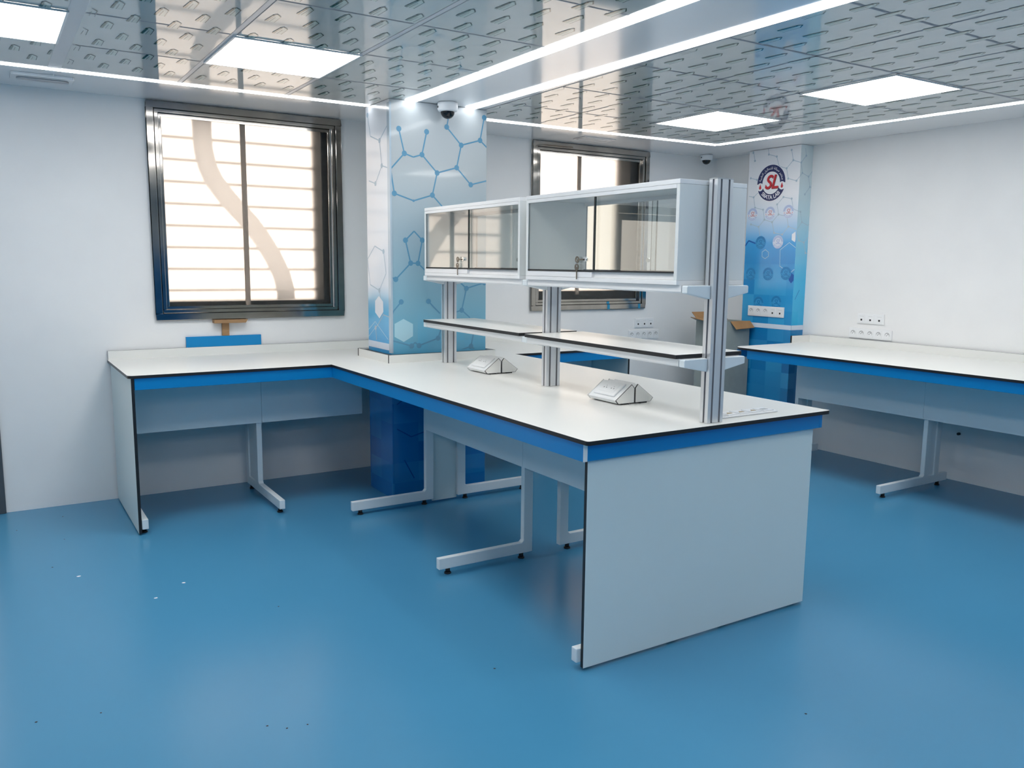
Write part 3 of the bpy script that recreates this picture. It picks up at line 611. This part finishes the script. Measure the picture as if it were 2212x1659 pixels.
# ------------------------------------------------------------------ shelf rack on the long arm
PX, RA = 2.447, math.radians(-.62)
rk = thing('shelf_rack', 'aluminium post rack with two open white shelves on the middle of the long bench arm', 'shelf rack', (PX, 2.38, ZT), None, RA)
POSTS = [2.352, 3.502, 4.648]
for y in POSTS:
    x0, x1, y0, y1 = PX - .042, PX + .042, y, y + .045; g = .0045; d = .007
    # front and back carry two slots, the sides one
    fx = [PX - .021, PX + .021]; cy = (y0 + y1) / 2
    prof = [(x0, y0), (fx[0] - g, y0), (fx[0] - g, y0 + d), (fx[0] + g, y0 + d), (fx[0] + g, y0), (fx[1] - g, y0), (fx[1] - g, y0 + d), (fx[1] + g, y0 + d), (fx[1] + g, y0), (x1, y0),
            (x1, cy - g), (x1 - d, cy - g), (x1 - d, cy + g), (x1, cy + g), (x1, y1), (fx[1] + g, y1), (fx[1] + g, y1 - d), (fx[1] - g, y1 - d), (fx[1] - g, y1), (fx[0] + g, y1), (fx[0] + g, y1 - d), (fx[0] - g, y1 - d), (fx[0] - g, y1), (x0, y1),
            (x0, cy + g), (x0 + d, cy + g), (x0 + d, cy - g), (x0, cy - g)]
    m = MB(); m.prism(prof, 'z', ZT + .0005, 1.853, alu_m); n = len(prof)
    for k in (2, 6, 11, 16, 20, 25): m.mi[k] = m.mid(slot_m)
    for k in (1, 3, 5, 7, 10, 12, 15, 17, 19, 21, 24, 26): m.mi[k] = m.mid(slot_m)
    po = obj('post', m, rk, .0008)
    obj('end_cap', MB().box(x0, x1, y0, y1, 1.8532, 1.8575, plastg_m), po)
def bracket(y0, y1, ztop):
    for s in (-1, 1):
        m = MB(); a, b = PX + s * .0425, PX + s * .166
        prof = [(a, ztop), (b - s * .004, ztop), (b, ztop - .004), (b, ztop - .030), (a, ztop - .054)]
        m.prism(prof if s > 0 else prof[::-1], 'y', y0, y1, wmet_m); obj('bracket', m, rk, .003)
for zt in (1.1605, 1.4465):
    bracket(POSTS[0] + .012, POSTS[0] + .042, zt)
    bracket(POSTS[1] - .0, POSTS[1] + .045, zt); bracket(POSTS[2] - .0, POSTS[2] + .045, zt)
    for i, (ya, yb) in enumerate(((2.396, 3.500), (3.549, 4.646))):
        for s in (-1, 1): obj('support_rail', MB().prism([(PX + s * .166, zt), (PX + s * .150, zt), (PX + s * .150, zt - .030), (PX + s * .162, zt - .030), (PX + s * .166, zt - .024)], 'y', ya + .002, yb - .002, rail_w), rk)
    for y in POSTS[1:]:
        for s in (-.068, .068): obj('screw', MB().cyl((PX + s, zt - .016), .006, y - .004, y - .0005, plastg_m, 12, axis='y'), rk)
for i, (ya, yb) in enumerate(((2.398, 3.498), (3.551, 4.664))):
    obj('shelf', MB().edgebox('z', PX - .180, PX + .180, ya, yb, 1.161, 1.177, hpl_m, core_m), rk)

# ------------------------------------------------------------------ glass cabinets on the rack
def cabinet(name, ya, yb, lab, where):
    x0, x1, z0, z1 = PX - .180, PX + .180, 1.4475, 1.850; t = .018
    c_ = thing(name, lab, 'cabinet', (PX, 2.38, z0), 'glass fronted cabinets', RA)
    obj('top_board', MB().box(x0, x1, ya, yb, z1 - t, z1, rail_w), c_, .0015); obj('bottom_board', MB().box(x0, x1, ya, yb, z0, z0 + t, rail_w), c_, .0015)
    obj('end_board', MB().box(x0, x1, ya, ya + t, z0 + t + .0005, z1 - t - .0005, cab_m), c_, .0015); obj('end_board', MB().box(x0, x1, yb - t, yb, z0 + t + .0005, z1 - t - .0005, cab_m), c_, .0015)
    ym = (ya + yb) / 2
    for s in (-1, 1):
        xf = x0 if s < 0 else x1
        def X(a, b): return tuple(sorted((xf - s * a, xf - s * b)))
        tr = MB(); tr.box(*X(-.001, .022), ya + t, yb - t, z1 - t - .016, z1 - t - .001, rail_w); obj('top_track', tr, c_)
        tr = MB(); tr.box(*X(.012, .022), ya + t, yb - t, z0 + t + .001, z0 + t + .026, rail_w)
        tr.box(*X(-.001, .0115), ym if s < 0 else ya + t, yb - t if s < 0 else ym, z0 + t + .001, z0 + t + .024, rail_w); obj('bottom_track', tr, c_)
        bs = MB().box(*X(.001, .020), ya + t, yb - t, z0 + t + .0265, z0 + t + .033, rub_m); obj('seal', bs, c_)
        za, zb = z0 + t + .0332, z1 - t - .017
        # the far pane of each pair slides in the outer groove
        for q, (pa, pb, xo) in enumerate(((ym - .012, yb - t - .001, .004), (ya + t + .001, ym + .012, .012))):
            d = obj('sliding_door', MB().edgebox('x', *X(xo, xo + .004), pa, pb, za, zb, glass_m, gedge_m), c_)
            if q == (0):
                obj('edge_strip', MB().box(*X(xo - .003, xo - .0002), pa, pa + .007, za, zb, rub_m), d)
                yl, zl = pa + .060, za + .048
                lk = MB().cyl((yl, zl), .0105, *sorted((xf - s * (xo - .009), xf - s * xo)), chrome_m, 18, axis='x')
                obj('lock', lk, d)
    # near-side keys hang from the lock of the outer pane
    yl, zl = ym - .012 + .060, z0 + t + .0315 + .048; xk = x0 - .006
    k = thing('key_pair', where, 'keys', (PX, 2.38, zl), 'cabinet keys', RA)
    def bow(cy, cz, r, nm, lab2=None):
        kb = MB(); n = 18; ri = r * .32
        R0 = [(r * math.cos(2 * PI * j / n), r * math.sin(2 * PI * j / n)) for j in range(n)]
        for xx in (-.0012, .0012):
            for j in range(n):
                a, b = R0[j], R0[(j + 1) % n]; h = .28 * r
                kb.poly([(xk + xx, cy + a[0], cz + a[1]), (xk + xx, cy + b[0], cz + b[1]), (xk + xx, cy + b[0] * .33, cz + h + b[1] * .33), (xk + xx, cy + a[0] * .33, cz + h + a[1] * .33)], key_m)
        for j in range(n):
            a, b = R0[j], R0[(j + 1) % n]
            kb.poly([(xk - .0012, cy + a[0], cz + a[1]), (xk - .0012, cy + b[0], cz + b[1]), (xk + .0012, cy + b[0], cz + b[1]), (xk + .0012, cy + a[0], cz + a[1])], key_m)
        return kb
    k1 = bow(yl + .055, zl - .001, .0155, 'key'); k1.box(xk - .0035, xk - .0002, yl + .006, yl + .042, zl - .004, zl + .003, key_m); obj('key', k1, k, fix=False)
    k2 = bow(yl + .058, zl - .034, .0155, 'key'); k2.box(xk - .0012, xk + .0012, yl + .055, yl + .061, zl - .088, zl - .046, key_m); obj('key', k2, k, fix=False)
    rg = MB(); rg.tube([(xk + .0045 * math.sin(a), yl + .0565, zl - .012 + .012 * math.cos(a)) for a in [2 * PI * j / 16 for j in range(17)]], .0008, chrome_m, 6); obj('key_ring', rg, k)
    return c_
cabinet('glass_cabinet', 2.410, 3.495, 'white cabinet with sliding glass doors between the near and middle posts', 'two keys hanging at the lock of the nearer glass cabinet')
cabinet('glass_cabinet', 3.553, 4.644, 'white cabinet with sliding glass doors beside the printed pillar, farther of the two', 'two keys hanging at the lock of the farther glass cabinet')

# ------------------------------------------------------------------ socket boxes on the bench
def socket_box(y0, y1, s, lab, xc):
    t = thing('bench_socket_box', lab, 'socket box', (xc, (y0 + y1) / 2, ZT), 'sloped socket boxes on the bench')
    P = [(.004, .008), (.004, .074), (.018, .090), (.108, .024), (.094, .008)]
    prof = [(xc - s * a, ZT + b - .002) for a, b in P]
    obj('housing', MB().prism(prof, 'y', y0 + .002, y1 - .002, plast_m), t, .002)
    cx_, cz_ = sum(p[0] for p in prof) / 5, sum(p[1] for p in prof) / 5
    big = [(p[0] + (p[0] - cx_) * .035, p[1] + (p[1] - cz_) * .035) for p in prof]
    obj('end_cap', MB().prism(big, 'y', y0 - .0012, y0 + .0019, core_m), t); obj('end_cap', MB().prism(big, 'y', y1 - .0019, y1 + .001, hpl_m), t)
    obj('end_face', MB().prism([(p[0] - (p[0] - cx_) * .02, p[1] - (p[1] - cz_) * .02) for p in prof], 'y', y0 - .0024, y0 - .0013, hpl_m), t)
    for ya in (y0 - .003, y1 - .022): obj('foot', MB().box(*sorted((xc - s * .035, xc - s * .072)), ya, ya + .02, ZT + .0003, ZT + .0058, rub_m), t)
    # plate on the slope
    a, b = Vector((xc - s * .018, 0, ZT + .088)), Vector((xc - s * .108, 0, ZT + .022)); d = (b - a).normalized(); nrm = Vector((-s * abs(d.z), 0, abs(d.x)))
    def slab_(mb, u0, u1, va, vb, h0, h1, m):
        pts = []
        for h in (h0, h1):
            for (u, v) in ((u0, va), (u1, va), (u1, vb), (u0, vb)):
                q = a + d * u + nrm * h; pts.append((q.x, v, q.z))
        i = mb.add(pts)
        for q in ((3, 2, 1, 0), (4, 5, 6, 7), (0, 1, 5, 4), (1, 2, 6, 5), (2, 3, 7, 6), (3, 0, 4, 7)): mb.face([i[k] for k in q], m)
    pl = MB(); slab_(pl, .006, .094, y0 + .030, y1 - .028, .0003, .0085, plast_m); po = obj('socket_plate', pl, t, .003)
    yc = (y0 + y1) / 2
    pi = MB(); slab_(pi, .020, .076, yc - .052, yc + .052, .0086, .0096, plast_m); obj('socket_insert', pi, po, .001)
    hl = MB()
    for o_ in (-.026, .026):
        for du, dv in ((.052, -.009), (.052, .009), (.040, .0)): slab_(hl, du - .0025, du + .0025, yc + o_ + dv - .0022, yc + o_ + dv + .0022, .0096, .0099, dark_m if du > .045 else plastg_m)
    obj('socket_hole', hl, po)
for y0, y1, xc, w1_, in ((2.868, 3.074, 2.466, 'nearer'), (4.045, 4.252, 2.478, 'farther')):
    socket_box(y0, y1, 1, f'white sloped socket box, left one of the {w1_} pair on the bench', xc)
    socket_box(y0, y1, -1, f'white sloped socket box, right one of the {w1_} pair on the bench', xc)
# flush strip beside the near post
t = thing('bench_socket_strip', 'flat white strip of sockets lying on the bench beside the near aluminium post', 'socket strip', (2.70, 2.43, ZT))
obj('plate', MB().box(2.50, 2.875, 2.400, 2.490, ZT + .0004, ZT + .007, plast_m), t, .002)
for k in range(5):
    x = 2.515 + k * .072
    mo = obj('socket', MB().box(x, x + .060, 2.412, 2.478, ZT + .0072, ZT + .0105, plast_m), t, .001)
    if k < 4: obj('recess_shadow', MB().prism([(x + .012, 2.432), (x + .044, 2.432), (x + .044, 2.444), (x + .030, 2.452)], 'z', ZT + .0106, ZT + .0115, recess_m), mo)  # flat brown patch painted as the cut shadow of the socket recess
    else: obj('port', MB().box(x + .014, x + .046, 2.432, 2.452, ZT + .0106, ZT + .0115, plastg_m), mo)

# ------------------------------------------------------------------ wall sockets
def wall_strip(axis, a0, a1, z0, z1, wall, kinds, lab):
    """axis 'y': strip on a wall facing -y, spanning x a0..a1; axis 'x': on a wall facing -x, spanning y a1..a0 left to right"""
    n = len(kinds); mid = (a0 + a1) / 2
    loc = (mid, wall, z0) if axis == 'y' else (wall, mid, z0)
    t = thing('wall_socket_strip', lab, 'wall sockets', loc, 'socket strips on the walls')
    def B(u0, u1, za, zb, h0, h1, m, mb):
        if axis == 'y': mb.box(u0, u1, wall - h1, wall - h0, za, zb, m)
        else: mb.box(wall - h1, wall - h0, min(u0, u1), max(u0, u1), za, zb, m)
        return mb
    lo, hi = min(a0, a1), max(a0, a1)
    obj('plate', B(lo, hi, z0, z1, .0005, .009, plast_m, MB()), t, .002)
    pit = (a1 - a0) / n; zc = (z0 + z1) / 2; hh = (z1 - z0) * .40
    for k, kd in enumerate(kinds):
        u = a0 + pit * (k + .5); hw = abs(pit) * .40
        mo = obj('socket' if kd == 's' else 'data_port', B(u - hw, u + hw, zc - hh, zc + hh, .0092, .0115, plast_m, MB()), t, .001)
        if kd == 's':
            m = MB(); ca = (u, zc + .002)
            m.cyl(ca, .0205, wall - .0117, wall - .0124, plastg_m, 20, axis=axis); obj('socket_well', m, mo)
            m = MB(); m.cyl((u, zc - .004), .0175, wall - .0124, wall - .0130, plast_m, 18, axis=axis)
            m.cyl((u - .006, zc + .007), .0032, wall - .0124, wall - .0133, dark_m, 10, axis=axis); m.cyl((u + .004, zc - .001), .0032, wall - .0130, wall - .0136, dark_m, 10, axis=axis); obj('socket_face', m, mo)
        else:
            obj('jack', B(u - .0075, u + .0075, zc - .016, zc - .002, .0117, .0122, dark_m, MB()), mo)
            obj('shutter_line', B(u - .020, u + .020, zc + .018, zc + .0195, .0117, .0122, plastg_m, MB()), mo)
wall_strip('x', 5.161, 4.767, 1.093, 1.181, P2X - .0018, 'sssdd', 'white strip of three round sockets and two data ports on the emblem pillar')
wall_strip('y', 4.935, 5.157, .964, 1.050, YW, 'ddd', 'upper white strip of three data ports on the wall right of the far window')
wall_strip('y', 4.864, 5.221, .860, .943, YW, 'sssss', 'lower white strip of five round sockets on the wall right of the far window')
wall_strip('x', 4.166, 3.932, 1.083, 1.163, XR, 'ddd', 'upper white strip of three data ports on the plain wall over the right bench')
wall_strip('x', 4.232, 3.857, .966, 1.044, XR, 'sssss', 'lower white strip of five round sockets just above the right bench upstand')

# ------------------------------------------------------------------ cameras, hatch, emergency light
def dome(x, y, s, lab):
    t = thing('dome_camera', lab, 'security camera', (x, y, H), 'ceiling dome cameras')
    zc = H - .0026
    obj('base', MB().lathe((x, y), [(.0, zc), (.062 * s, zc), (.063 * s, zc - .012 * s), (.063 * s, zc - .040 * s), (.058 * s, zc - .050 * s), (.046 * s, zc - .054 * s), (.0, zc - .054 * s)], plast_m), t)
    pr = [(.044 * s * math.cos(a), zc - .0545 * s - .042 * s * math.sin(a)) for a in [PI / 2 * k / 8 for k in range(9)]]
    obj('dome', MB().lathe((x, y), pr, domeb_m), t)
    obj('cable_port', MB().cyl((y + .010 * s, zc - .028 * s), .007 * s, x - .0635 * s, x - .060 * s, dark_m, 12, axis='x'), t)
dome(2.527, 4.790, 1., 'white dome camera with black dome in front of the pale printed pillar')
dome(5.60, 5.63, .86, 'white dome camera with black dome in the far room corner')
t = thing('ceiling_vent', 'small unlit square fitting in the white ceiling border near the far window', 'ceiling fitting', (4.2, 5.46, H))
m = MB(); zt = H - .0004
for a in ((4.045, 4.350, 5.380, 5.395), (4.045, 4.350, 5.528, 5.543), (4.045, 4.060, 5.395, 5.528), (4.335, 4.350, 5.395, 5.528)): m.box(*a, zt - .005, zt, rail_m)
obj('frame', m, t, .001); obj('lens', MB().box(4.075, 4.32, 5.41, 5.515, zt - .007, zt, gyps_m), t, .002)
t = thing('emergency_light', 'long white unlit emergency light in the ceiling border left of the barred window', 'emergency light', (.35, 5.42, H))
obj('housing', MB().prism(rc(.215, 5.355, .015, 180, 270, 4) + rc(.490, 5.355, .015, 270, 360, 4) + rc(.490, 5.485, .015, 0, 90, 4) + rc(.215, 5.485, .015, 90, 180, 4), 'z', H - .016, H - .0004, gyps_m), t, .002)
obj('lens', MB().prism(rc(.255, 5.42, .028, 90, 270, 8) + rc(.455, 5.42, .028, -90, 90, 8), 'z', H - .024, H - .0162, plastg_m), t, .002)
obj('test_pin', MB().box(.398, .402, 5.30, 5.335, H - .010, H - .0004, plast_m), t)

# ------------------------------------------------------------------ loose things
m = MB().box(1.104, 1.593, YW - .0185, YW - .0025, .9575, 1.027, bluep_m)
tag(obj('blue_board', m, bevel=.001), 'blue board offcut standing on the bench upstand below the barred window', 'board')
t = thing('wooden_prop', 'brown T-shaped wooden prop between blue board and window frame', 'prop', (1.385, YW - .03, 1.027))
obj('crosspiece', MB().prism([(1.278, 1.136), (1.497, 1.136), (1.482, 1.114), (1.278, 1.114)], 'y', YW - .062, YW - .002, wood_m), t, .001)
obj('stem', MB().box(1.336, 1.382, YW - .020, YW - .003, 1.0275, 1.1138, wood_m), t, .001)
# tall cardboard box in the corner behind the emblem pillar
t = thing('cardboard_box', 'tall open cardboard box standing in the corner behind the near aluminium post', 'box', (5.5, 5.24, 0))
bx0, bx1, by0, by1, bz = 5.30, 5.70, 5.118, 5.37, 1.045; th = .006
m = MB(); m.box(bx0, bx1, by0, by0 + th, .0, bz, cardo_m); m.box(bx0, bx1, by1 - th, by1, .0, bz, cardo_m); m.box(bx0, bx0 + th, by0 + th, by1 - th, 0, bz, cardo_m); m.box(bx1 - th, bx1, by0 + th, by1 - th, 0, bz, cardo_m); m.box(bx0 + th, bx1 - th, by0 + th, by1 - th, 0, .006, card_m)
obj('body', m, t)
def flap(p, nm='flap'):
    m = MB(); i = m.add(p); j = m.add([(a, b, c_ - .005) for a, b, c_ in p]); m.face(i, card_m); m.face(j[::-1], cardo_m)
    for k in range(4): m.face([i[k], i[(k + 1) % 4], j[(k + 1) % 4], j[k]], card_m)
    obj(nm, m, t)
flap([(bx0, by0 + .005, bz + .005), (bx0 - .095, by0 + .01, bz + .010), (bx0 - .08, by1 - .01, bz + .035), (bx0, by1 - .005, bz + .006)])
flap([(bx0 + .16, by0, bz + .004), (bx0 + .18, by0 - .05, bz - .06), (bx1, by0 - .055, bz - .05), (bx1, by0, bz + .004)])
flap([(bx0 + .02, by1, bz + .005), (bx1 - .01, by1, bz + .005), (bx1 - .02, by1 + .10, bz + .07), (bx0 + .04, by1 + .10, bz + .07)])
# bolt on the right wall below the bench
tag(obj('wall_plug', MB().cyl((3.274, .346), .010, XR - .022, XR - .0005, rub_m, 10, axis='x')), 'small black plug on the right wall below the bench', 'wall plug')
# specks and chips on the floor
m = MB()
def chip(x, y, r, mm, el=1.):
    n = 7; i = m.add([(x + r * el * math.cos(2 * PI * k / n) * random.uniform(.7, 1.2), y + r * math.sin(2 * PI * k / n) * random.uniform(.7, 1.2), .0004) for k in range(n)]); j = m.add([(x, y, .002)])
    for k in range(n): m.face([i[k], i[(k + 1) % n], j[0]], mm)
for x, y in ((.242, 2.978), (.70, 2.606), (.751, 2.559), (.053, 3.025), (.07, 5.352), (.286, 5.047), (.313, 5.514), (1.548, 2.559), (2.299, 1.727), (.816, 2.546), (1.02, 3.55), (.2, 4.6)): chip(x, y, .0045, rub_m)
for x, y in ((.572, 3.927), (.717, 4.055), (.3, 4.4)): chip(x, y, .007, white_m, 1.3)
o = tag(obj('floor_litter', m, fix=False), 'dark specks and white chips scattered on the blue floor', 'litter'); o['kind'] = 'stuff'

# ------------------------------------------------------------------ daylight outside
W = bpy.data.worlds.new('daylight'); S.world = W; W.use_nodes = True
bg = W.node_tree.nodes['Background']; bg.inputs['Color'].default_value = (1., .86, .74, 1); bg.inputs['Strength'].default_value = 1.35

# ------------------------------------------------------------------ camera
cam = bpy.data.cameras.new('camera'); co = bpy.data.objects.new('camera', cam); COL.objects.link(co)
fpx, yaw, pit, rol, zc = 1805.6, math.radians(-32.245), math.radians(-8.174), math.radians(.5785), 1.5223
fwd = Vector((-math.sin(yaw) * math.cos(pit), math.cos(yaw) * math.cos(pit), math.sin(pit)))
rt = Vector((math.cos(yaw), math.sin(yaw), 0)); up = rt.cross(fwd)
r2 = rt * math.cos(rol) + up * math.sin(rol); u2 = -rt * math.sin(rol) + up * math.cos(rol)
co.matrix_world = Matrix(((r2.x, u2.x, -fwd.x, 0), (r2.y, u2.y, -fwd.y, 0), (r2.z, u2.z, -fwd.z, zc), (0, 0, 0, 1)))
cam.sensor_fit = 'HORIZONTAL'; cam.sensor_width = 36.; cam.lens = 36. * fpx / 2212.; cam.clip_start = .05
S.camera = co

vs = S.view_settings; vs.view_transform = 'Standard'; vs.look = 'None'; vs.gamma = 1.; vs.exposure = .54; vs.use_curve_mapping = False
cy_ = S.cycles; cy_.use_denoising = True; cy_.max_bounces = 12; cy_.diffuse_bounces = 5; cy_.glossy_bounces = 6; cy_.transmission_bounces = 8; cy_.transparent_max_bounces = 16; cy_.caustics_reflective = False
